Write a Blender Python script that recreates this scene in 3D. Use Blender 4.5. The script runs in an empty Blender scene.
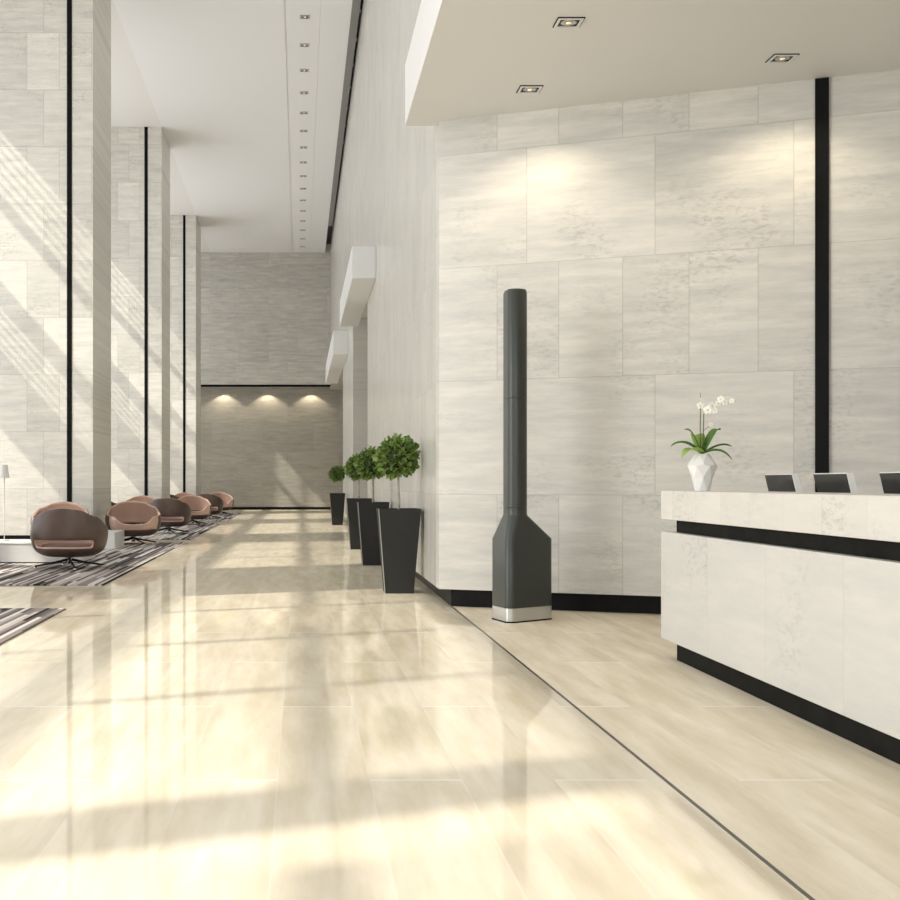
import bpy, bmesh, math, random
from mathutils import Vector, Matrix
R = math.radians
scn = bpy.context.scene
COL = scn.collection
H = 11.4            # tall ceiling
XL = -3.96          # right faces of the pillars
XW = -8.5           # window facade
XR = 1.345          # corridor wall
YF = 55.3           # far wall
YLOW = 56.3         # recessed lower far wall

# ------------------------------------------------------------------ materials
def new_mat(name):
    m = bpy.data.materials.new(name); m.use_nodes = True
    nt = m.node_tree; nt.nodes.clear()
    out = nt.nodes.new('ShaderNodeOutputMaterial')
    b = nt.nodes.new('ShaderNodeBsdfPrincipled')
    nt.links.new(b.outputs[0], out.inputs[0])
    return m, nt, b

class G:
    """tiny node-graph helper"""
    def __init__(s, nt): s.nt = nt
    def val(s, sock, v):
        if hasattr(v, 'is_linked') or hasattr(v, 'links'): s.nt.links.new(v, sock)
        else: sock.default_value = v
    def m(s, op, a, b=0.0, c=0.0):
        n = s.nt.nodes.new('ShaderNodeMath'); n.operation = op
        s.val(n.inputs[0], a); s.val(n.inputs[1], b); s.val(n.inputs[2], c)
        return n.outputs[0]
    def pos(s):
        g = s.nt.nodes.new('ShaderNodeNewGeometry')
        x = s.nt.nodes.new('ShaderNodeSeparateXYZ'); s.nt.links.new(g.outputs['Position'], x.inputs[0])
        return x.outputs
    def objpos(s):
        g = s.nt.nodes.new('ShaderNodeTexCoord')
        x = s.nt.nodes.new('ShaderNodeSeparateXYZ'); s.nt.links.new(g.outputs['Object'], x.inputs[0])
        return x.outputs
    def comb(s, x, y, z):
        n = s.nt.nodes.new('ShaderNodeCombineXYZ')
        s.val(n.inputs[0], x); s.val(n.inputs[1], y); s.val(n.inputs[2], z)
        return n.outputs[0]
    def noise(s, vec, scale, detail=4, rough=.55):
        n = s.nt.nodes.new('ShaderNodeTexNoise'); n.inputs['Scale'].default_value = scale
        n.inputs['Detail'].default_value = detail; n.inputs['Roughness'].default_value = rough
        s.nt.links.new(vec, n.inputs['Vector']); return n.outputs[0]
    def white(s, vec):
        n = s.nt.nodes.new('ShaderNodeTexWhiteNoise'); n.noise_dimensions = '3D'
        s.nt.links.new(vec, n.inputs['Vector']); return n.outputs[0]
    def ramp(s, f, stops, const=False):
        n = s.nt.nodes.new('ShaderNodeValToRGB'); r = n.color_ramp
        if const: r.interpolation = 'CONSTANT'
        while len(r.elements) < len(stops): r.elements.new(.5)
        for e, (p, c) in zip(r.elements, stops): e.position = p; e.color = (*c, 1)
        s.nt.links.new(f, n.inputs[0]); return n.outputs[0]
    def mix(s, f, a, b, mode='MIX'):
        n = s.nt.nodes.new('ShaderNodeMix'); n.data_type = 'RGBA'; n.blend_type = mode
        s.val(n.inputs[0], f)
        for i, v in ((6, a), (7, b)):
            if isinstance(v, tuple): n.inputs[i].default_value = (*v, 1)
            else: s.nt.links.new(v, n.inputs[i])
        return n.outputs[2]
    def mr(s, v, a, b, c, d):
        n = s.nt.nodes.new('ShaderNodeMapRange')
        s.nt.links.new(v, n.inputs[0])
        for i, q in zip((1, 2, 3, 4), (a, b, c, d)): n.inputs[i].default_value = q
        return n.outputs[0]
    def bump(s, h, bsdf, strength=.2, dist=.01):
        n = s.nt.nodes.new('ShaderNodeBump'); n.inputs['Strength'].default_value = strength
        n.inputs['Distance'].default_value = dist
        s.nt.links.new(h, n.inputs['Height']); s.nt.links.new(n.outputs[0], bsdf.inputs['Normal'])

def plain(name, col, rough=.5, metal=0., noise=0., emit=None, spec=.5, coat=0.):
    m, nt, b = new_mat(name); g = G(nt)
    b.inputs['Base Color'].default_value = (*col, 1)
    if noise:
        v = g.nt.nodes.new('ShaderNodeTexCoord').outputs['Object']
        n = g.noise(v, 6, 4)
        f = g.mr(n, .3, .7, 1 - noise, 1 + noise)
        c = g.mix(1.0, (*col,), g.comb(f, f, f), 'MULTIPLY')
        nt.links.new(c, b.inputs['Base Color'])
    b.inputs['Roughness'].default_value = rough; b.inputs['Metallic'].default_value = metal
    b.inputs['Specular IOR Level'].default_value = spec
    b.inputs['Coat Weight'].default_value = coat
    if emit:
        b.inputs['Emission Color'].default_value = (*emit[0], 1); b.inputs['Emission Strength'].default_value = emit[1]
    return m

def stone(name, d, org, base=(.66, .635, .58), th=1.09, w1=.583, w2=1.17, sh1=0., sh2=.5, v0=0., joint=.006, jdark=.72,
          rough=.38, streak=.14, tone=.07, alongv=False):
    """veined limestone slabs: rows of height th, alternating slab widths w1 / w2; u runs along world direction d from org"""
    m, nt, b = new_mat(name); g = G(nt); x, y, z = g.pos()
    u = g.m('ADD', g.m('MULTIPLY', g.m('SUBTRACT', x, org[0]), d[0]), g.m('MULTIPLY', g.m('SUBTRACT', y, org[1]), d[1]))
    v = g.m('SUBTRACT', z, v0)
    row = g.m('FLOOR', g.m('DIVIDE', v, th))
    par = g.m('ABSOLUTE', g.m('MODULO', row, 2.0))
    w = g.m('ADD', g.m('MULTIPLY', par, w2 - w1), w1)
    us = g.m('ADD', g.m('DIVIDE', u, w), g.m('ADD', g.m('MULTIPLY', par, sh2 - sh1), sh1))
    colm = g.m('FLOOR', us)
    fu = g.m('FRACT', us); fv = g.m('FRACT', g.m('DIVIDE', v, th))
    du = g.m('MULTIPLY', g.m('MINIMUM', fu, g.m('SUBTRACT', 1.0, fu)), w)
    dv = g.m('MULTIPLY', g.m('MINIMUM', fv, g.m('SUBTRACT', 1.0, fv)), th)
    dist = g.m('MINIMUM', du, dv)
    jm = g.mr(dist, joint * .35, joint, 1., 0.)
    rnd = g.white(g.comb(colm, row, 3.1))
    off = g.m('MULTIPLY', rnd, 37.)
    if alongv: uv = g.comb(g.m('ADD', g.m('MULTIPLY', u, 5.), off), g.m('MULTIPLY', v, .8), off)
    else: uv = g.comb(g.m('ADD', g.m('MULTIPLY', u, 1.3), off), g.m('MULTIPLY', v, 9.), off)
    n1 = g.noise(uv, 1.0, 9, .70)
    fine = g.noise(g.comb(g.m('MULTIPLY', u, 9.), g.m('MULTIPLY', v, 22.), off), 1.6, 5, .7)
    cloud = g.noise(g.comb(g.m('ADD', u, off), v, off), 1.3, 3)
    patch = g.mr(cloud, .48, .68, 0., 1.)
    f = g.m('ADD', g.mr(n1, .3, .7, -streak, streak), g.mr(rnd, 0, 1, -tone, tone))
    f = g.m('SUBTRACT', f, g.m('MULTIPLY', g.m('MULTIPLY', g.mr(fine, .50, .60, 0., 1.), patch), .2))
    f = g.m('ADD', f, 1.)
    warm = g.mix(g.mr(n1, .35, .65, 0., 1.), (base[0] * .97, base[1] * .985, base[2] * .99), (base[0] * 1.02, base[1] * 1.005, base[2] * .985))
    c = g.mix(1.0, warm, g.comb(f, f, f), 'MULTIPLY')
    jd = g.mr(jm, 0, 1, 1., jdark)
    c = g.mix(1.0, c, g.comb(jd, jd, jd), 'MULTIPLY')
    nt.links.new(c, b.inputs['Base Color'])
    b.inputs['Roughness'].default_value = rough
    h = g.m('SUBTRACT', g.m('ADD', g.m('MULTIPLY', fine, .5), g.m('MULTIPLY', n1, .5)), g.m('MULTIPLY', jm, .6))
    g.bump(h, b, .18, .01)
    return m

def floor_mat():
    m, nt, b = new_mat('polished_cream_stone'); g = G(nt); x, y, z = g.pos()
    w = .373; L = 3.32
    us = g.m('DIVIDE', g.m('ADD', x, .464), w); col = g.m('FLOOR', us); fu = g.m('FRACT', us)
    par = g.m('ABSOLUTE', g.m('MODULO', col, 2.0))
    vs = g.m('ADD', g.m('DIVIDE', g.m('SUBTRACT', y, 5.05), L), g.m('MULTIPLY', par, .5)); row = g.m('FLOOR', vs); fv = g.m('FRACT', vs)
    dv = g.m('MULTIPLY', g.m('MINIMUM', fv, g.m('SUBTRACT', 1.0, fv)), L)
    du = g.m('MULTIPLY', g.m('MINIMUM', fu, g.m('SUBTRACT', 1.0, fu)), w)
    jm = g.mr(dv, .003, .009, 1., 0.)
    ju = g.mr(du, .001, .003, .25, 0.)
    rnd = g.white(g.comb(col, row, 1.7)); off = g.m('MULTIPLY', rnd, 31.)
    n1 = g.noise(g.comb(g.m('ADD', g.m('MULTIPLY', x, 7.), off), g.m('MULTIPLY', y, .9), off), 1., 6, .6)
    n2 = g.noise(g.comb(g.m('MULTIPLY', x, 18.), g.m('MULTIPLY', y, 7.), off), 1.5, 5, .7)
    n3 = g.noise(g.comb(x, y, 0.), .6, 3)
    f = g.m('ADD', g.m('ADD', g.mr(n1, .3, .7, -.07, .06), g.mr(rnd, 0, 1, -.03, .03)), 1.)
    f = g.m('SUBTRACT', f, g.m('MULTIPLY', g.mr(n2, .54, .66, 0., 1.), g.mr(n3, .45, .6, 0., .04)))
    base = g.mix(g.mr(n1, .35, .65, 0., 1.), (.67, .595, .45), (.74, .68, .56))
    c = g.mix(1.0, base, g.comb(f, f, f), 'MULTIPLY')
    c = g.mix(g.m('MAXIMUM', jm, ju), c, (.86, .84, .80))
    side = g.m('GREATER_THAN', x, 1.475)     # polished corridor, honed lobby
    # polished stone: diffuse body under a polish whose reflectance levels off at grazing angles
    nt.nodes.remove(b)
    df = nt.nodes.new('ShaderNodeBsdfDiffuse'); gl = nt.nodes.new('ShaderNodeBsdfGlossy'); mx = nt.nodes.new('ShaderNodeMixShader')
    fr = nt.nodes.new('ShaderNodeFresnel'); fr.inputs['IOR'].default_value = 1.38
    cap = g.m('SUBTRACT', .44, g.m('MULTIPLY', side, .34))
    nt.links.new(g.m('MINIMUM', fr.outputs[0], cap), mx.inputs[0])
    nt.links.new(c, df.inputs['Color']); gl.inputs['Color'].default_value = (1, .985, .95, 1)
    nt.links.new(g.m('ADD', g.m('MULTIPLY', side, .2), .045), gl.inputs['Roughness'])
    nt.links.new(df.outputs[0], mx.inputs[1]); nt.links.new(gl.outputs[0], mx.inputs[2])
    nt.links.new(mx.outputs[0], [n_ for n_ in nt.nodes if n_.type == 'OUTPUT_MATERIAL'][0].inputs[0])
    return m

def rug_mat():
    m, nt, b = new_mat('striped_woven_rug'); g = G(nt); x, y, z = g.pos()
    u = g.m('DIVIDE', x, .04); iu = g.m('FLOOR', u)
    r1 = g.white(g.comb(iu, 0., 2.)); 
    v = g.m('ADD', g.m('DIVIDE', y, g.m('ADD', 1.0, g.m('MULTIPLY', r1, 2.2))), g.m('MULTIPLY', r1, 17.)); iv = g.m('FLOOR', v)
    r2 = g.white(g.comb(g.m('FLOOR', g.m('DIVIDE', iu, 2.0)), iv, 5.)); r3 = g.white(g.comb(iu, iv, 9.))
    f = g.m('ADD', g.m('MULTIPLY', r2, .45), g.m('MULTIPLY', r3, .55))
    c = g.ramp(f, [(0, (.025, .023, .024)), (.24, (.10, .09, .09)), (.36, (.26, .22, .21)), (.48, (.48, .43, .40)), (.62, (.14, .13, .13)), (.68, (.60, .57, .54)), (.82, (.74, .71, .68))], True)
    nt.links.new(c, b.inputs['Base Color']); b.inputs['Roughness'].default_value = .95
    b.inputs['Specular IOR Level'].default_value = .1
    n = g.noise(g.comb(x, y, z), 220., 2); g.bump(n, b, .4, .004)
    return m

W2D = Vector((3.73, -1.52, 0)).normalized()
C0 = Vector((XR, 12.1, 0))
M = dict(
    lobby=stone('lobby_stone_slabs', (W2D.x, W2D.y), (XR, 12.1), sh1=.02, sh2=.27, base=(.60, .59, .56), jdark=.8, tone=.04),
    corridor=stone('corridor_stone_slabs', (0, 1), (0, 12.1), sh1=.0, sh2=.5, base=(.60, .59, .555), jdark=.9, tone=.03, rough=.25, streak=.08, alongv=True),
    far=stone('far_stone_slabs', (1, 0), (-4, 0), base=(.60, .585, .55), streak=.2, tone=.06, th=1.09, w1=1.3, w2=2.3, jdark=.85),
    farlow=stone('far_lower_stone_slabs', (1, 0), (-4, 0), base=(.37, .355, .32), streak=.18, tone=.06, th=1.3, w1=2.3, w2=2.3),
    pillar=stone('pillar_stone_slabs', (1, 0), (-4.6, 0), base=(.68, .66, .61), w1=.62, w2=1.0, sh2=.3),
    desk=stone('desk_stone_panels', (0, 1), (0, 6.71), base=(.62, .61, .58), th=1.6, v0=-.4, w1=.96, w2=.96, streak=.05, tone=.03, joint=.004, jdark=.85),
    slab=stone('counter_stone_panels', (0, 1), (0, 6.47), base=(.66, .64, .60), th=1.6, v0=-.4, w1=.48, w2=.48, streak=.05, tone=.03, joint=.003, jdark=.85),
    floor=floor_mat(), rug=rug_mat(),
    white=plain('white_paint', (.84, .845, .85), .6),
    bayceil=plain('bright_white_paint', (.80, .79, .77), .6),
    canopy=plain('canopy_paint', (.70, .70, .69), .55),
    facwhite=plain('satin_white_facade', (.72, .73, .73), .45),
    black=plain('black_metal', (.006, .006, .006), .4, noise=.2, spec=.1),
    blackgloss=plain('black_polished_stone', (.008, .008, .008), .4, noise=.3, spec=.12),
    deskblack=plain('black_brushed_stone', (.010, .010, .009), .6, noise=.4, spec=.05),
    inlay=plain('dark_bronze_inlay', (.03, .026, .02), .3),
    channel=plain('grey_metal_channel', (.22, .22, .215), .5),
    kiosk=plain('dark_grey_satin_metal', (.05, .056, .05), .36, .3),
    silver=plain('brushed_silver', (.62, .63, .62), .3, .8),
    pot=plain('matt_charcoal', (.024, .024, .023), .6, spec=.2),
    potrim=plain('pale_planter_edge', (.35, .35, .33), .35),
    soil=plain('dark_soil', (.03, .02, .012), .95, noise=.4),
    bark=plain('pale_bark', (.38, .36, .30), .8, noise=.25),
    leather_shaded=plain('shaded_brown_leather', (.095, .06, .046), .42, 0, noise=.12, spec=.5),  # one leather: darker tone paints the shade on the shell's outside
    leather_lit=plain('lit_brown_leather', (.56, .385, .31), .30, .2, noise=.05, spec=.6),  # same leather as it looks lit, the light put into the colour
    seat=plain('mauve_brown_cushion', (.24, .16, .14), .7),
    chrome=plain('chrome', (.62, .62, .62), .18, 1.),
    darkchrome=plain('dark_chrome', (.05, .045, .04), .35, 1.),
    tablewhite=plain('white_lacquer', (.72, .72, .71), .35),
    lampwhite=plain('white_lampshade', (.72, .72, .68), .7),
    vase=plain('white_ceramic', (.83, .83, .82), .25),
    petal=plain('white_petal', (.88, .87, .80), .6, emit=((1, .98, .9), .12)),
    petalcore=plain('yellow_flower_core', (.55, .42, .05), .6),
    stemgreen=plain('green_stem', (.13, .17, .05), .6),
    screenback=plain('black_monitor_back', (.022, .022, .023), .22, noise=.1),
    screenedge=plain('white_monitor_edge', (.88, .88, .86), .4),
    lamp=plain('warm_lamp', (.9, .8, .6), .4, emit=((1., .82, .55), .5)),
    reflector=plain('silver_reflector', (.5, .48, .43), .25, .9),
    smallglow=plain('warm_bulb', (.9, .8, .6), .4, emit=((1., .85, .6), 14.)),
)
def leaf_mat(name, a, b_, scale=9.):
    m, nt, b = new_mat(name); g = G(nt)
    n = g.nt.nodes.new('ShaderNodeNewGeometry').outputs['Random Per Island']
    c = g.ramp(n, [(0, a), (1, b_)]); nt.links.new(c, b.inputs['Base Color'])
    b.inputs['Roughness'].default_value = .5; b.inputs['Specular IOR Level'].default_value = .3
    return m
M['leaf'] = leaf_mat('topiary_leaf', (.06, .12, .02), (.21, .30, .07))
M['leafgap'] = leaf_mat('topiary_gap_shade', (.015, .03, .006), (.03, .05, .01))  # near-black inner ball paints the shade in the gaps between leaves
M['orchidleaf'] = leaf_mat('orchid_leaf', (.06, .15, .025), (.14, .26, .05))
M['orchidleafpale'] = leaf_mat('pale_orchid_leaf', (.30, .46, .10), (.36, .52, .14))

# ------------------------------------------------------------------ helpers
class MB:
    def __init__(s): s.bm = bmesh.new()
    def box(s, x0, x1, y0, y1, z0, z1, mi=0):
        v = [s.bm.verts.new((x, y, z)) for z in (z0, z1) for x, y in ((x0, y0), (x1, y0), (x1, y1), (x0, y1))]
        for f in ((3, 2, 1, 0), (4, 5, 6, 7), (0, 1, 5, 4), (1, 2, 6, 5), (2, 3, 7, 6), (3, 0, 4, 7)):
            s.bm.faces.new([v[i] for i in f]).material_index = mi
        return s
    def loft(s, rings, cap=True, smooth=False, mi=0):
        vs = [[s.bm.verts.new(p) for p in r] for r in rings]
        n = len(vs[0])
        for a, b in zip(vs, vs[1:]):
            for i in range(n):
                f = s.bm.faces.new((a[i], a[(i + 1) % n], b[(i + 1) % n], b[i])); f.smooth = smooth; f.material_index = mi
        if cap:
            s.bm.faces.new(list(reversed(vs[0]))).material_index = mi; s.bm.faces.new(vs[-1]).material_index = mi
        return s
    def prism(s, pts, z0, z1, mi=0):
        return s.loft([[(x, y, z0) for x, y in pts], [(x, y, z1) for x, y in pts]], mi=mi)
    def lathe(s, prof, n=24, c=(0, 0), cap=True, mi=0, smooth=True):
        rings = [[(c[0] + r * math.cos(2 * math.pi * i / n), c[1] + r * math.sin(2 * math.pi * i / n), z) for i in range(n)] for r, z in prof]
        return s.loft(rings, cap, smooth, mi)
    def tube(s, pts, r, n=8, mi=0):
        pts = [Vector(p) for p in pts]; rings = []
        if not isinstance(r, (list, tuple)): r = [r] * len(pts)
        for i, p in enumerate(pts):
            d = (pts[min(i + 1, len(pts) - 1)] - pts[max(i - 1, 0)]).normalized()
            up = Vector((0, 0, 1)) if abs(d.z) < .9 else Vector((1, 0, 0))
            a = d.cross(up).normalized(); b = a.cross(d).normalized()
            rings.append([tuple(p + a * r[i] * math.cos(2 * math.pi * k / n) - b * r[i] * math.sin(2 * math.pi * k / n)) for k in range(n)])
        return s.loft(rings, True, True, mi)
    def build(s, name, mats, parent=None, bevel=0, seg=2):
        bmesh.ops.recalc_face_normals(s.bm, faces=s.bm.faces)
        me = bpy.data.meshes.new(name); s.bm.to_mesh(me); s.bm.free()
        for m in (mats if isinstance(mats, list) else [mats]): me.materials.append(m)
        o = bpy.data.objects.new(name, me); COL.objects.link(o)
        if parent: o.parent = parent
        if bevel:
            b = o.modifiers.new('bevel', 'BEVEL'); b.width = bevel; b.segments = seg; b.limit_method = 'ANGLE'
        return o
def tag(o, label, cat, group=None):
    o['label'] = label; o['category'] = cat
    if group: o['group'] = group
    return o
def thing(name, loc, label, cat, group=None, rz=0.):
    o = bpy.data.objects.new(name, None); COL.objects.link(o)
    o.location = loc; o.rotation_euler = (0, 0, rz); o.empty_display_size = .1
    return tag(o, label, cat, group)
def struct(o): o['kind'] = 'structure'; return o
def dup(root, loc, rz, label, sc=None):
    r = root.copy(); COL.objects.link(r); r.location = loc; r.rotation_euler = (0, 0, rz); r['label'] = label
    if sc: r.scale = sc
    for ch in list(root.children):
        c = ch.copy(); COL.objects.link(c); c.parent = r
        for g in list(ch.children):
            d = g.copy(); COL.objects.link(d); d.parent = c
    return r

# ------------------------------------------------------------------ floor and shell
struct(MB().box(XW - .3, 9.5, -9, 57, -.2, 0).build('floor', M['floor']))
struct(MB().box(1.467, 1.483, -9, 12.15, 0, .0012).build('trim_1', M['inlay']))

# corridor wall with two openings, set above a recessed black plinth
zb = .174
mb = MB()
mb.box(XR, XR + .6, 12.35, 24.9, zb, H + .5)
mb.box(XR, XR + .6, 24.9, 31.7, 5.39, H + .5)
mb.box(XR, XR + .6, 31.7, 39.1, zb, H + .5)
mb.box(XR, XR + .6, 39.1, YF + 1.5, 5.39, H + .5)
mb.box(XR, XR + .6, -9, 12.35, 5.3, H + .5)
struct(mb.build('wall_corridor', M['corridor']))
struct(MB().box(XR + .13, XR + .55, 12.45, 24.88, 0, zb).box(XR + .13, XR + .55, 31.72, 39.08, 0, zb).build('baseboard_corridor', M['blackgloss']))
# lobby wall, turned 22 degrees
nb = Vector((-W2D.y, W2D.x, 0))
if nb.y < 0: nb = -nb
P = lambda s_, d_: (C0.x + W2D.x * s_ + nb.x * d_, C0.y + W2D.y * s_ + nb.y * d_)
struct(MB().prism([(XR, 12.1), P(8.3, 0), P(8.3, .4), (XR + .6, 12.35), (XR, 12.35)], zb, 4.98).build('wall_lobby', M['lobby']))
struct(MB().prism([(XR + .125, 12.18), P(8.3, .12), P(8.3, .35), (XR + .5, 12.44), (XR + .125, 12.44)], 0, zb).build('baseboard_lobby', M['blackgloss']))
s0, s1 = 4.62 - .2, 0
def s_at(px):   # distance along the lobby wall that lies on the sight line through a column of the picture
    k = (px - 300) / 1250
    return (k * C0.y - C0.x) / (W2D.x - k * W2D.y)
sa, sb = s_at(815), s_at(829)
struct(MB().prism([P(sa, -.025), P(sb, -.025), P(sb, -.002), P(sa, -.002)], .01, 4.695).build('trim_2', M['black']))
# side passage behind the openings
struct(MB().box(5.0, 5.3, 20, 57, 0, 5.6).build('wall_passage', M['corridor']))
struct(MB().box(XR + .61, 5.0, 20, 57, 5.4, 5.6).build('ceiling_passage', M['canopy']))
struct(MB().box(XR + .61, 5.0, 19.8, 20, 0, 5.6).build('wall_passage_near', M['corridor']))
# right boundary of the lobby, out of frame
struct(MB().box(9.5, 9.8, -9, 12, 0, 5.3).build('wall_right', M['corridor']))

# far wall: upper part, recessed lower part
struct(MB().box(XW, XR - .002, YF, YF + .9, 5.5, H + .5).build('wall_far_upper', M['far']))
struct(MB().box(XW, 5.0, YLOW, YLOW + .3, 0, 5.7).build('wall_far_lower', M['farlow']))
struct(MB().box(XW, XR + .6, YF - .02, YF + .03, 5.45, 5.55).build('trim_3', M['black']))
struct(MB().box(XW, 5.0, YLOW - .04, YLOW, 0, .12).build('baseboard_far', M['black']))

# ceilings
struct(MB().box(XL, -.34, -9, YF, H, H + .4).build('ceiling_main', M['white']))
struct(MB().box(-.34, -.30, -9, YF, H + .03, H + .4).build('trim_4', M['white']))
struct(MB().box(-.30, .44, -9, YF, H, H + .4).box(.444, 1.11, -9, YF, H, H + .4).build('ceiling_strip', M['white']))
struct(MB().box(XW, XL, -9, YF, H, H + .4).build('ceiling_bay', M['bayceil']))
struct(MB().box(1.11, 1.285, -9, 49.5, H - .02, H + .2).build('trim_5', M['channel']))
struct(MB().box(1.12, XR, -9, YF, H + .38, H + .5).build('ceiling_cove', M['black']))

# lobby ceiling: a deep slab with a white fascia
struct(MB().prism([(1.03, -9), (9.5, -9), (9.5, 8.0), P(6.0, .3), (XR + .02, 12.26), (1.03, 12.26)], 4.70, 5.3).build('ceiling_lobby', M['canopy'], bevel=.004))
# boxed canopies over the two openings
a = MB().box(.92, XR - .001, 22.1, 28.9, 4.82, 5.39).build('wall_canopy', M['facwhite'], bevel=.01)
tag(a, 'white boxed canopy over the corridor opening, nearer and larger of the two', 'canopy')
b = MB().box(.92, XR - .001, 34.8, 45.0, 4.78, 5.44).build('wall_canopy', M['facwhite'], bevel=.01)
tag(b, 'white boxed canopy on the corridor wall next to the far wall, smaller of the two', 'canopy')

# ------------------------------------------------------------------ pillars and window facade (left)
fins = [(-23.8, 'x'), (-11.9, 'x'), (0.1, 'x'), (12.0, 'x'), (23.9, ''), (35.8, ''), (47.6, '')]
names = {23.9: 'nearest broad limestone pillar with a black vertical strip, beside the white lamp',
         35.8: 'middle limestone pillar of the three with a black strip, behind the front group of armchairs',
         47.6: 'farthest limestone pillar with a black strip, next to the far wall',
         12.0: 'limestone pillar nearer than all in view, left of the frame', 0.1: ''}
pw = 2.3
for fy, k in fins:
    if fy < 5: continue
    p = thing('stone_pillar', (XL, fy, 0), names[fy], 'pillar', 'stone pillars along the windows')
    MB().box(XW - XL + .12, 0, 0, pw, .0, H - .002).build('shaft', M['pillar'], p)
    MB().box(-.495, -.40, -.012, 0, .2, H - .005).build('inlay_strip', M['black'], p)
    MB().box(XW - XL + .12, .0, -.015, 0, 0, .2).build('baseboard', M['black'], p)
# facade between the pillars
bands = [(0, .12), (5.37, 6.75), (7.67, 8.07), (9.52, 9.74), (11.05, H + .2)]
ys = [0.1 + 11.9 * k for k in (-1, 0, 1, 2, 3, 4)]
wn = 1
pier = MB()
for y0 in ys:
    if abs(y0 - .1) < 1:
        pier.box(XW, XW + .12, .55, 1.15, 0, H + .2); continue  # unseen narrow pier, added to cast a darker band over the near floor
    a, b_ = (y0 - .0, y0 + pw)
    pier.box(XW, XW + .12, a, b_, 0, H + .2)
pier.box(XW, XW + .12, 53.0, YLOW, 0, H + .2)
for z0, z1 in (bands[0], bands[1], bands[4]): pier.box(XW + .002, XW + .118, -9, YLOW, z0, z1)
struct(pier.build('wall_left', M['facwhite']))
for y0 in ys:
    ya, yb = (y0 + pw if abs(y0 - .1) > 1 else 1.15), min(y0 + 11.9, 53.0)
    f = MB()
    for z0, z1 in bands[2:4]: f.box(XW + .01, XW + .11, ya, yb, z0, z1)
    yy = ya + 2.4
    while yy < yb - .3:
        f.box(XW + .02, XW + .1, yy - .045, yy + .045, .12, 11.05); yy += 2.4
    for z0, z1, n in (() if yb > 52 else ((6.75, 7.67, 4), (9.77, 11.05, 5))):
        for i in range(1, n + 1):
            zc = z0 + (z1 - z0) * i / (n + 1); f.box(XW + .055, XW + .065, ya, yb, zc - .03, zc + .03)
    struct(f.build('window_%d' % wn, M['black'])); wn += 1

# ------------------------------------------------------------------ recessed lights
def make_downlight(label, loc, group, s=.19, rz=0., z=0):
    t = thing('recessed_downlight', loc, label, 'ceiling light', group, rz)
    h = s / 2; i = h * .80
    f = MB()
    for x0, x1, y0, y1 in ((-h, h, -h, -i), (-h, h, i, h), (-h, -i, -i, i), (i, h, -i, i)): f.box(x0, x1, y0, y1, -.012, 0)
    f.build('frame', M['facwhite'], t)
    e = MB(); o = h * 1.09
    for x0, x1, y0, y1 in ((-o, o, -o, -h), (-o, o, h, o), (-o, -h, -h, h), (h, o, -h, h)): e.box(x0, x1, y0, y1, -.006, 0)
    e.build('shadow_line', M['black'], t)
    MB().box(-i, i, -i, i, -.003, 0).build('housing', M['black'], t)
    MB().lathe([(.70 * i, -.010), (.80 * i, -.006), (.80 * i, -.0035)][::-1] + [(.35 * i, -.004)], 24, cap=False).build('reflector', M['reflector'], t)
    MB().lathe([(.001, -.009), (.28 * i, -.0085), (.28 * i, -.005)], 16).build('bulb', M['lamp'], t)
    return t
lab = ['square recessed downlight in the lobby ceiling, lowest left one above the stone wall',
       'square recessed downlight in the lobby ceiling, topmost of the three',
       'square recessed downlight in the lobby ceiling, beside the top of the black wall strip']
spots3 = [(2.04, 11.1), (2.04, 9.49), (3.97, 10.29)]
for l, (x, y) in zip(lab, spots3): make_downlight(l, (x, y, 4.699), 'lobby ceiling downlights')
words = ['nearest', 'second nearest', 'third nearest', 'fourth nearest', 'fifth nearest', 'sixth nearest', 'seventh nearest', 'eighth nearest',
         'eighth farthest', 'seventh farthest', 'sixth farthest', 'fifth farthest', 'fourth farthest', 'third farthest', 'second farthest', 'farthest']
proto = None
for i, wd in enumerate(words):
    y = 27.35 + i * 1.775
    l = 'small square downlight in the tall ceiling row, %s of the sixteen' % wd
    if proto is None: proto = make_downlight(l, (.107, y, H - .001), 'downlights in a row along the tall ceiling', .2)
    else: dup(proto, (.107, y, H - .001), 0, l)

def spot(name, loc, target, energy, size, blend, col=(1, .85, .62), r=.02):
    d = bpy.data.lights.new(name, 'SPOT'); d.energy = energy; d.spot_size = R(size); d.spot_blend = blend; d.color = col; d.shadow_soft_size = r
    o = bpy.data.objects.new(name, d); COL.objects.link(o); o.location = loc
    o.rotation_euler = (Vector(target) - Vector(loc)).to_track_quat('-Z', 'Y').to_euler()
    return o
for i in (0, 2):
    x, y = spots3[i]
    spot('downlight_beam', (x, y, 4.68), (x + .06, y + .12, 0), 52, 130, .6)
for px in (-3.4, -1.45, .5, 2.45):
    spot('far_wall_beam', (px, YLOW - .42, 5.45), (px, YLOW - .36, 0), 70, 116, .35)
    t = make_downlight('warm downlight in the soffit over the lower far wall, %s' % {-3.4: 'leftmost', -1.45: 'second from the left', .5: 'third from the left', 2.45: 'rightmost'}[px],
                       (px, YLOW - .42, 5.499), 'far wall downlights', .16)
struct(MB().box(XR + .6, 5.0, YF + .1, YLOW, 5.5, 5.7).build('trim_6', M['canopy']))
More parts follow.
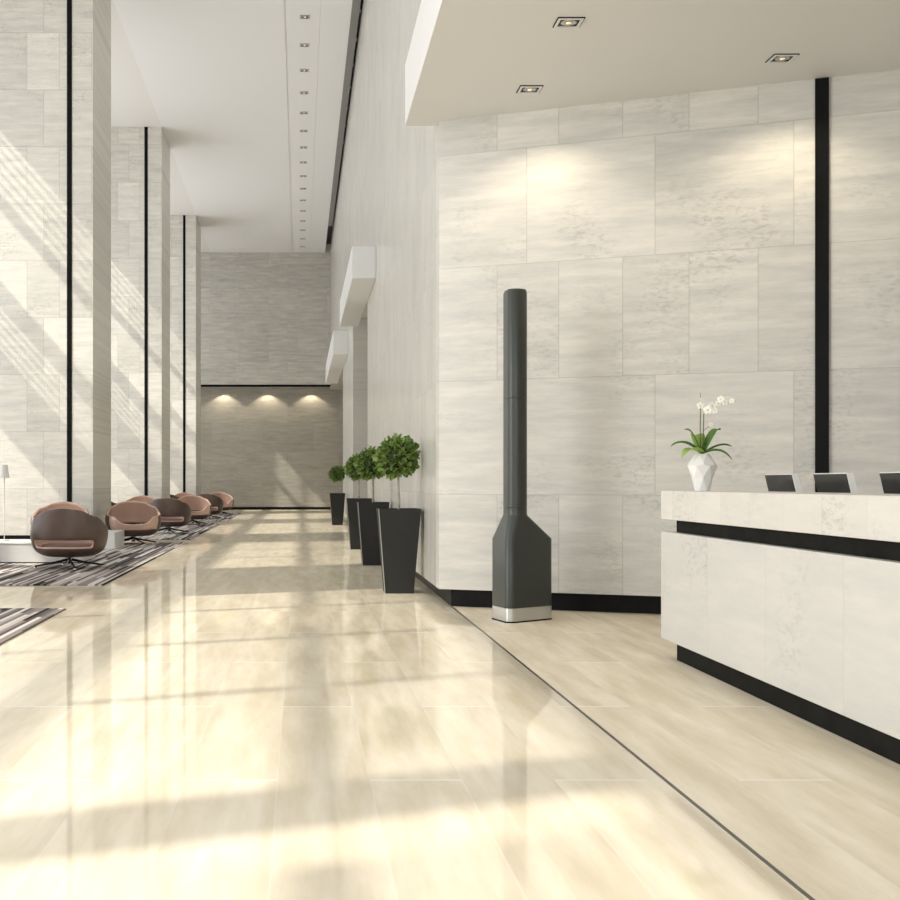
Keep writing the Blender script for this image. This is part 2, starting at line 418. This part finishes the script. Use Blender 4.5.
# grazing lights high on the corridor wall
ords = ['nearest', 'second', 'third', 'fourth', 'fifth', 'sixth', 'seventh', 'eighth', 'ninth']
for i in range(9):
    y = 23.4 + 1.72 * i
    o = MB().lathe([(.012, .04), (.018, .05), (.018, .1), (.012, .12)], 12).build('wall_spotlight', M['channel'])
    o.location = (XR - .05, y, H - .145)
    tag(o, 'tiny spotlight at the top of the corridor wall, %s of nine from the viewer' % ords[i], 'spotlight', 'grazing spotlights on the corridor wall')
    spot('graze_beam', (XR - .10, y, H - .5), (XR + .02, y, H - 1.6), 70, 34, .9)

# ------------------------------------------------------------------ planters
random.seed(4)
def foliage(rad, n, seed):
    rnd = random.Random(seed); m = MB(); bm = m.bm
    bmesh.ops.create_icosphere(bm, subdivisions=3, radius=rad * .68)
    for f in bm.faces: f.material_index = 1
    for v in bm.verts: v.co *= rnd.uniform(.93, 1.05)
    for i in range(n):
        zc = 1 - 2 * (i + .5) / n; ph = i * 2.39996 + rnd.uniform(-.2, .2); rr = math.sqrt(1 - zc * zc)
        d = Vector((rr * math.cos(ph), rr * math.sin(ph), zc))
        c = d * rad * rnd.uniform(.64, .88)
        ax = (d + Vector((rnd.uniform(-1, 1), rnd.uniform(-1, 1), rnd.uniform(-.7, 1.0))) * .75).normalized()
        side = ax.cross(d + Vector((rnd.uniform(-.5, .5), rnd.uniform(-.5, .5), rnd.uniform(-.5, .5)))).normalized()
        nn = side.cross(ax).normalized()
        L = rad * rnd.uniform(.32, .46); w = L * rnd.uniform(.28, .38)
        p = [c, c + ax * L * .35 + side * w + nn * w * .35, c + ax * L * .72 + side * w * .8 + nn * w * .3, c + ax * L, c + ax * L * .72 - side * w * .8 + nn * w * .3, c + ax * L * .35 - side * w + nn * w * .35, c + ax * L * .5 - nn * .002]
        for q in p: q.x = min(q.x, .26)
        v = [bm.verts.new(q) for q in p]
        for t in ((0, 1, 6), (1, 2, 6), (2, 3, 6), (3, 4, 6), (4, 5, 6), (5, 0, 6)): bm.faces.new([v[k] for k in t])
    return m
def make_planter(label, loc):
    t = thing('potted_topiary', loc, label, 'potted plant', 'topiary planters along the corridor wall')
    sq = lambda h, z: [(-h, -h, z), (h, -h, z), (h, h, z), (-h, h, z)]
    m = MB(); m.loft([sq(.155, 0), sq(.228, .92)], cap=False); m.loft([sq(.150, .01), sq(.218, .92)], cap=False)
    v = [m.bm.verts.new(p) for p in sq(.155, 0)]; m.bm.faces.new(v)
    q = [[m.bm.verts.new(p) for p in sq(h, .92)] for h in (.228, .218)]
    for i in range(4): m.bm.faces.new((q[0][i], q[0][(i + 1) % 4], q[1][(i + 1) % 4], q[1][i]))
    m.build('pot', M['pot'], t)
    e = MB()
    for sx, sy in ((-1, -1),):
        e.loft([[(sx * .1575 + dx * .004, sy * .1575 + dy * .004, .002) for dx, dy in ((-1, -1), (1, -1), (1, 1), (-1, 1))],
                [(sx * .2305 + dx * .004, sy * .2305 + dy * .004, .92) for dx, dy in ((-1, -1), (1, -1), (1, 1), (-1, 1))]])
    e.build('pot_edge', M['potrim'], t)
    s = MB(); s.loft([sq(.20, .84), sq(.207, .87)]); s.build('soil', M['soil'], t)
    MB().tube([(0, 0, .86), (.004, 0, 1.0), (-.003, 0, 1.15), (0, 0, 1.34)], [.018, .016, .015, .014], 10).build('stem', M['bark'], t)
    f = foliage(.228, 330, 3).build('foliage', [M['leaf'], M['leafgap']], t); f.location = (-.015, 0, 1.48)
    return t
pl = make_planter('clipped leafy ball tree in a tall charcoal planter, nearest and largest in the row', (1.08, 13.72, 0))
for y, l, s in ((18.35, 'clipped leafy ball tree in a tall charcoal planter, second from the viewer', (1, 1, 1)),
             (22.75, 'clipped leafy ball tree in a tall charcoal planter, third from the viewer', (1, 1, 1)),
             (35.85, 'small-looking clipped ball tree in a charcoal planter, farthest and standing apart', (.98, .98, .985))):
    dup(pl, (1.07, y, 0), 0, l, s)

# ------------------------------------------------------------------ freestanding dark column
k = thing('freestanding_column', (1.95, 11.0, 0), 'tall dark grey freestanding column with a flared body on a silver foot', 'column')
def rpoly(pts, r, n=5):
    out = []; N = len(pts)
    for i in range(N):
        p0, p1, p2 = Vector(pts[i - 1]), Vector(pts[i]), Vector(pts[(i + 1) % N])
        a = (p0 - p1); b_ = (p2 - p1); rr = min(r, a.length * .45, b_.length * .45)
        a = p1 + a.normalized() * rr; b_ = p1 + b_.normalized() * rr
        for j in range(n + 1):
            t = j / n; q = a * (1 - t) ** 2 + p1 * 2 * t * (1 - t) + b_ * t * t; out.append((q.x, q.y))
    return out
body = rpoly([(-.262, .04), (-.185, -.285), (-.12, -.30), (.277, .0), (.20, .28), (-.06, .30)], .05)
pole = rpoly([(-.165, .02), (-.145, -.17), (-.06, -.20), (.03, -.13), (.035, .10), (-.10, .13)], .045)
ring = lambda pts, z: [(x, y, z) for x, y in pts]
lerp = lambda A, B, t: [(a[0] * (1 - t) + b[0] * t, a[1] * (1 - t) + b[1] * t) for a, b in zip(A, B)]
def smooth_sides(o):
    for f in o.data.polygons: f.use_smooth = abs(f.normal.z) < .9
    md = o.modifiers.new('split', 'EDGE_SPLIT'); md.split_angle = R(32)
o = MB().loft([ring(body, .125), ring(body, .71), ring(lerp(body, pole, .97), .915), ring(pole, .93), ring(pole, .985)]).build('body', M['kiosk'], k); smooth_sides(o)
mid = MB().loft([ring(pole, .988), ring(pole, 1.935)]).build('pole', M['kiosk'], k); smooth_sides(mid)
top = MB().loft([ring(pole, 1.938), ring(pole, 2.86), ring(lerp(pole, [(-.06, -.03)] * len(pole), .08), 2.885)]).build('pole', M['kiosk'], k); smooth_sides(top)
inn = lerp(body, [(0, 0)] * len(body), .012)
o = MB().loft([ring(body, .012), ring(body, .122)]).build('foot', M['silver'], k); smooth_sides(o)
MB().loft([ring(lerp(body, [(0, 0)] * len(body), -.02), .0), ring(lerp(body, [(0, 0)] * len(body), -.02), .011)]).build('foot_sole', M['black'], k)

# ------------------------------------------------------------------ reception desk
d = thing('reception_desk', (2.5, 6, 0), 'long limestone reception desk with a black recessed band and black plinth', 'desk')
def dpart(name, mat, bevel, *boxes):
    m = MB()
    for x0, x1, y0, y1, z0, z1 in boxes: m.box(x0 - 2.5, x1 - 2.5, y0 - 6, y1 - 6, z0, z1)
    return m.build(name, mat, d, bevel)
YE = 8.656; Y0 = 1.5
dpart('counter_slab', M['slab'], .003, (2.5, 3.0, Y0, YE, .952, 1.146))
dpart('recessed_band', M['deskblack'], 0, (2.553, 2.95, Y0, YE - .18, .867, .951))
dpart('front_panel', M['desk'], .003, (2.5, 2.6, Y0, YE, .129, .866))
dpart('plinth', M['deskblack'], 0, (2.556, 4.0, Y0, YE - .18, 0, .128))
dpart('end_panel', M['desk'], .003, (2.61, 4.05, YE - .1, YE, .129, .72))
dpart('work_surface', M['tablewhite'], .003, (2.61, 4.05, Y0, YE, .722, .75))
for y, l in ((8.22, 'black-backed monitor with white edge on the reception desk, nearest the orchid'),
             (7.42, 'black-backed monitor on the reception desk, in front of the black wall strip'),
             (6.55, 'black-backed monitor on the reception desk, cut off by the right edge of the picture')):
    t = thing('computer_monitor', (3.20, y, .75), l, 'monitor', 'monitors on the reception desk')
    sl = -.235   # the screen leans towards the visitors
    def leaf_box(x0, x1, y0, y1, z0, z1):
        return [[(x0 + sl * z0, y0, z0), (x1 + sl * z0, y0, z0), (x1 + sl * z0, y1, z0), (x0 + sl * z0, y1, z0)],
                [(x0 + sl * z1, y0, z1), (x1 + sl * z1, y0, z1), (x1 + sl * z1, y1, z1), (x0 + sl * z1, y1, z1)]]
    MB().loft(leaf_box(.0625, .105, -.232, .232, .165, .509)).build('frame', M['screenedge'], t, .003)
    MB().loft(leaf_box(.058, .062, -.228, .226, .17, .503)).build('back_cover', M['screenback'], t)
    MB().loft(leaf_box(.106, .109, -.215, .215, .185, .49)).build('screen', M['screenback'], t)
    MB().box(.03, .05, -.03, .03, .012, .26).box(-.05, .14, -.11, .11, 0, .012).build('stand', M['screenedge'], t, .002)

# ------------------------------------------------------------------ orchid
o_ = thing('potted_orchid', (2.70, 8.39, 1.146), 'white orchid with long dark leaves in a faceted white vase on the counter', 'potted plant')
n = 7; rings = []
for j, (r, z) in enumerate(((.048, 0), (.052, .004), (.070, .09), (.098, .165), (.095, .178), (.048, .25))):
    rings.append([(r * math.cos(2 * math.pi * (i + .5 * (j % 2)) / n), r * math.sin(2 * math.pi * (i + .5 * (j % 2)) / n), z) for i in range(n)])
m = MB(); vs = [[m.bm.verts.new(p) for p in rg] for rg in rings]
for j in range(len(vs) - 1):
    for i in range(n):
        A, B, C_, D = vs[j][i], vs[j][(i + 1) % n], vs[j + 1][(i + 1) % n], vs[j + 1][i]
        if j % 2 == 0: m.bm.faces.new((A, B, D)); m.bm.faces.new((B, C_, D))
        else: m.bm.faces.new((A, B, C_)); m.bm.faces.new((A, C_, D))
m.bm.faces.new(list(reversed(vs[0]))); m.bm.faces.new(vs[-1])
m.build('vase', M['vase'], o_)
def oleaf(az, L, w, rise, droop, mat):
    m = MB(); d = Vector((math.cos(az), math.sin(az), 0)); s_ = Vector((-d.y, d.x, 0)); prev = None; N = 10
    for i in range(N + 1):
        t = i / N; c = d * (L * t * (1 - .12 * t)) + Vector((0, 0, .25 + rise * math.sin(min(t * 1.9, math.pi / 2 + .0)) - droop * t ** 2.4))
        ww = 1.45 * w * (math.sin(math.pi * min(1, .12 + t * .88)) ** .6) * (1 if i < N else .15)
        tilt = Vector((0, 0, ww * .35))
        row = [m.bm.verts.new(c + s_ * ww + tilt), m.bm.verts.new(c), m.bm.verts.new(c - s_ * ww + tilt)]
        if prev:
            for a_ in (0, 1): m.bm.faces.new((prev[a_], prev[a_ + 1], row[a_ + 1], row[a_]))
        prev = row
    ob = m.build('leaf', mat, o_)
    for f in ob.data.polygons: f.use_smooth = True
    md = ob.modifiers.new('thick', 'SOLIDIFY'); md.thickness = .003
    return ob
for az, L, w, rise, droop, mt in ((185, .25, .022, .10, .05, 'orchidleaf'), (200, .19, .034, .05, .075, 'orchidleafpale'), (160, .13, .020, .165, .0, 'orchidleaf'),
                                  (20, .17, .026, .165, .0, 'orchidleaf'), (-8, .22, .022, .07, .02, 'orchidleaf'), (-30, .22, .024, .045, .085, 'orchidleaf'),
                                  (240, .10, .022, .05, .01, 'orchidleaf'), (100, .12, .035, .13, .0, 'orchidleafpale'), (60, .12, .02, .09, .0, 'orchidleaf')):
    oleaf(R(az), L, w, rise, droop, M[mt])
MB().tube([(-.012, 0, .24), (-.014, 0, .42), (-.012, 0, .60), (-.014, .0, .66)], [.004, .0035, .003, .0015], 6).build('stem', M['stemgreen'], o_)
arch = [(.006, 0, .24), (.008, 0, .42), (.010, 0, .515), (.04, -.01, .565), (.09, -.02, .60), (.15, -.03, .615), (.215, -.03, .60)]
MB().tube(arch, [.004, .0035, .003, .0025, .002, .0018, .0012], 6).tube([(.008, 0, .405), (.03, -.01, .425), (.052, -.012, .438)], .002, 6).build('stem', M['stemgreen'], o_)
def flower(c, r, rz):
    rnd = random.Random(int(c[0] * 1e4) + int(c[2] * 1e4)); m = MB()
    rot = Matrix.Rotation(rz, 3, 'Z')
    for q in range(5):
        a_ = 2 * math.pi * q / 5 + math.pi / 2; w = (.62 if q in (1, 4) else .42) * r
        dx = Vector((math.cos(a_), 0, math.sin(a_))); sd = Vector((-math.sin(a_), 0, math.cos(a_)))
        pts = [Vector((0, 0, 0)), dx * r * .5 + sd * w * .8 + Vector((0, -.15 * r, 0)), dx * r * .85 + sd * w * .6, dx * r, dx * r * .85 - sd * w * .6, dx * r * .5 - sd * w * .8 + Vector((0, -.15 * r, 0))]
        off = Vector((0, -.001 * q, 0))
        m.bm.faces.new([m.bm.verts.new(Vector(c) + rot @ (p + off)) for p in pts])
    f = m.build('flower', M['petal'], o_)
    mm = MB(); bmesh.ops.create_icosphere(mm.bm, subdivisions=1, radius=r * .17, matrix=Matrix.Translation(Vector(c) + rot @ Vector((0, -.006, 0))))
    mm.build('flower_core', M['petalcore'], f)
for c, r, rz in (((-.018, -.01, .565), .027, 0), ((-.010, -.01, .605), .017, .4), ((.035, -.02, .535), .033, -.2), ((.062, -.03, .562), .030, .3), ((.085, -.025, .53), .024, -.1),
                 ((.105, -.035, .578), .024, .2), ((.125, -.04, .605), .026, -.3), ((.152, -.04, .588), .026, .1), ((.178, -.04, .612), .018, .4), ((.205, -.04, .596), .020, -.4), ((.058, -.015, .438), .018, .2)):
    flower((c[0] * .9, c[1], c[2] + .008), r, rz)

# ------------------------------------------------------------------ lounge chairs
def interp(tab, x):
    for (a, va), (b_, vb) in zip(tab, tab[1:]):
        if a <= x <= b_:
            t = (x - a) / (b_ - a); t = t * t * (3 - 2 * t); return va + (vb - va) * t
    return tab[-1][1]
ZT = [(0, .85), (30, .825), (60, .735), (92, .59), (115, .555), (130, .55), (155, .40), (181, .385)]
def make_chair(label, loc, rz):
    t = thing('lounge_chair', loc, label, 'armchair', 'swivel lounge chairs along the windows', rz)
    N = 48; m = MB(); bm = m.bm; grid = []
    for i in range(N):
        ph = 360 * i / N; q = ph if ph <= 180 else 360 - ph; zt = interp(ZT, q)
        a_ = R(ph); dx, dy = math.sin(a_), -math.cos(a_)
        prof = [(.05, .165), (.22, .150), (.34, .172), (.425, .225), (.468, .29)]
        low = [(.49, .39), (.50, .46)]
        if zt > .47: zs = [low[0][1], low[1][1]] + [low[1][1] + (zt - low[1][1]) * u_ for u_ in (.3, .6, .85, 1)]
        else: zs = [.29 + (zt - .29) * u_ for u_ in (.2, .4, .55, .7, .88, 1)]
        for zz in zs:
            tt = max(0, (zz - .45)) / .4
            prof.append((.468 + .032 * min(1, (zz - .29) / .15) - .075 * tt ** 1.5 - (.03 if q < 60 else 0) * tt, zz))
        grid.append([bm.verts.new((dx * r * 1.09, dy * r * .97, z)) for r, z in prof])
    for i in range(N):
        A, B = grid[i], grid[(i + 1) % N]
        for j in range(len(A) - 1):
            ph = 360 * (i + .5) / N; q = ph if ph <= 180 else 360 - ph
            if j == 4 and q < 50: continue
            f = bm.faces.new((A[j], B[j], B[j + 1], A[j + 1])); f.smooth = True; f.material_index = 1 if q > 122 and j >= 4 else 0
    bm.faces.new([g[0] for g in reversed(grid)])
    bmesh.ops.recalc_face_normals(bm, faces=bm.faces)
    if sum(f.normal.dot(f.calc_center_median() - Vector((0, 0, .45))) for f in bm.faces) < 0: bmesh.ops.reverse_faces(bm, faces=bm.faces)
    me = bpy.data.meshes.new('shell'); bm.to_mesh(me); bm.free()
    me.materials.append(M['leather_shaded']); me.materials.append(M['leather_lit'])
    o = bpy.data.objects.new('shell', me); COL.objects.link(o); o.parent = t
    s = o.modifiers.new('thick', 'SOLIDIFY'); s.thickness = .05; s.offset = -1; s.material_offset = 1; s.material_offset_rim = 1   # front lip and lining share the tone painted as lit leather
    b_ = o.modifiers.new('sub', 'SUBSURF'); b_.levels = 1; b_.render_levels = 2
    MB().lathe([(.02, .215), (.30, .225), (.375, .255), (.395, .29), (.37, .325), (.25, .35), (.02, .355)], 32).build('seat_cushion', M['seat'], t)
    MB().lathe([(.075, .155), (.07, .143), (.022, .135), (.022, .075), (.045, .06), (.045, .045)], 20).build('post', M['chrome'], t)
    for q in range(4):
        a_ = R(24 + 90 * q); c_, s_ = math.cos(a_), math.sin(a_)
        l = MB().tube([(.03 * c_, .03 * s_, .115), (.2 * c_, .2 * s_, .075), (.48 * c_, .48 * s_, .03)], [.019, .016, .013], 8).build('leg', M['darkchrome'], t)
        MB().lathe([(.022, .0), (.024, .006), (.02, .02)], 12, (.47 * c_, .47 * s_)).build('foot_pad', M['chrome'], l)
    return t
Z = .016
ch = make_chair('brown swivel armchair seen from behind, nearest one in full view at the left', (-3.23, 17.5, Z), R(-4))
for x, y, a_, l in ((-4.83, 17.5, 6, 'brown swivel armchair at the left edge of the picture, only its side showing'),
                    (-4.40, 22.95, 176, 'brown armchair whose pale back rim shows over the nearest armchair'),
                    (-3.24, 24.3, 190, 'lit brown armchair facing the viewer just right of the nearest pillar'),
                    (-4.52, 28.3, -4, 'shaded brown armchair half hidden behind the nearest pillar'),
                    (-3.10, 29.5, -4, 'shaded brown armchair seen from behind, on the middle rug'),
                    (-4.38, 34.6, 184, 'armchair with its rim showing over the lit brown armchair by the nearest pillar'),
                    (-3.05, 35.5, 190, 'lit brown armchair facing the viewer at the far end of the middle rug'),
                    (-4.32, 40.6, -4, 'shaded armchair mostly hidden behind the chairs at the far end of the middle rug'),
                    (-3.08, 41.5, -6, 'shaded armchair seen from behind, on the far rug'),
                    (-4.28, 46.2, 184, 'armchair with its rim showing at the foot of the middle pillar, on the far rug'),
                    (-3.02, 47.0, 190, 'lit brown armchair farthest away, beside the far wall')):
    dup(ch, (x, y, Z), R(a_), l)

# rugs
for (x0, y0, y1, l) in ((-2.22, 2.5, 11.85, 'striped grey rug cut off at the left edge, nearest the viewer'), (-2.30, 14.6, 24.9, 'striped grey rug under the nearest armchairs'),
                    (-2.32, 26.4, 37.3, 'striped grey rug under the middle armchairs'), (-2.32, 39.0, 49.5, 'striped grey rug under the farthest armchairs')):
    ymid = {14.6: 23.85, 26.4: 35.74, 39.0: 47.54}.get(y0, y1 - .05)
    o = MB().prism([(-5.9, y0), (x0, y0), (x0, y1), (-3.9, y1), (-3.9, ymid), (-5.9, ymid)], .0005, .014).build('rug', M['rug']); tag(o, l, 'rug', 'striped rugs')

# tables and lamp
t = thing('low_table', (-4.6, 19.1, Z), 'long low white block table behind the nearest armchair, holding the lamp', 'table', 'white low tables')
MB().box(-1.7, 1.37, -.6, .6, .012, .275).build('body', M['tablewhite'], t, .004)
MB().box(-1.7, 1.38, -.61, .61, .277, .298).build('tabletop', M['tablewhite'], t, .004)
t = thing('low_table', (-3.6, 23.0, Z), 'small low white block table at the foot of the nearest pillar', 'table', 'white low tables')
MB().box(-.27, .28, -.62, .62, .0, .275).build('body', M['tablewhite'], t, .004)
MB().box(-.275, .285, -.625, .625, .277, .30).build('tabletop', M['tablewhite'], t, .004)
lp = thing('table_lamp', (-4.53, 19.15, Z + .299), 'slender white lamp with a small cone shade at the left edge', 'lamp')
MB().lathe([(.075, 0), (.075, .012), (.01, .02)], 24).build('base', M['lampwhite'], lp)
MB().tube([(0, 0, .015), (0, 0, .98)], .007, 8).build('pole', M['facwhite'], lp)
MB().lathe([(.078, .965), (.048, 1.165), (.044, 1.165), (.074, .967)], 24, cap=False).build('lamp_shade', M['lampwhite'], lp)

# ------------------------------------------------------------------ light
sun = bpy.data.lights.new('sun', 'SUN'); sun.energy = 4.25; sun.angle = R(.9); sun.color = (1., .93, .80)
so = bpy.data.objects.new('sun', sun); COL.objects.link(so)
so.rotation_euler = Vector((1, .45, -1.13)).to_track_quat('-Z', 'Y').to_euler()
w = bpy.data.worlds.new('sky'); scn.world = w; w.use_nodes = True
w.node_tree.nodes['Background'].inputs[0].default_value = (.95, .97, 1., 1); w.node_tree.nodes['Background'].inputs[1].default_value = .85
def area(name, loc, target, sx, sy, e, col=(1, .97, .92)):
    l = bpy.data.lights.new(name, 'AREA'); l.shape = 'RECTANGLE'; l.size = sx; l.size_y = sy; l.energy = e; l.color = col
    o = bpy.data.objects.new(name, l); COL.objects.link(o); o.location = loc
    o.rotation_euler = (Vector(target) - Vector(loc)).to_track_quat('-Z', 'Y').to_euler(); return o
area('window_daylight', (-8.2, 4.7, 3.2), (2.5, 11.4, 1.8), 3.0, 5.0, 340, (1, .98, .96))
area('rear_fill', (0, -7, 6), (0, 20, 4), 9, 8, 500, (.97, .98, 1))  # soft fill added behind the camera, stands for no known source
area('hall_fill', (-1, 3.5, 11.2), (-1, 3.5, 0), 4, 11, 160, (1, .98, .95))  # fill added overhead to brighten the near floor
for y in (7.2, 19.1, 31, 43): area('bay_daylight', (XW + .3, y, 5.5), (0, y, 5.5), 9.0, 10.5, 370, (.97, .98, 1))
area('bay_daylight', (XW + .3, 52.7, 5.5), (0, 52.7, 5.5), 4.5, 10.5, 190, (.97, .98, 1))

# ------------------------------------------------------------------ camera
cam = bpy.data.cameras.new('camera'); cam.lens = 50; cam.sensor_width = 36; cam.shift_x = 150 / 900; cam.shift_y = 33 / 900
cam.clip_end = 200
co = bpy.data.objects.new('camera', cam); COL.objects.link(co); co.location = (0, 0, 1.2); co.rotation_euler = (R(90), 0, 0)
scn.camera = co
scn.view_settings.view_transform = 'Standard'
scn.view_settings.exposure = 0
scn.cycles.use_denoising = True
scn.cycles.max_bounces = 10; scn.cycles.diffuse_bounces = 6
scn.cycles.sample_clamp_indirect = 8
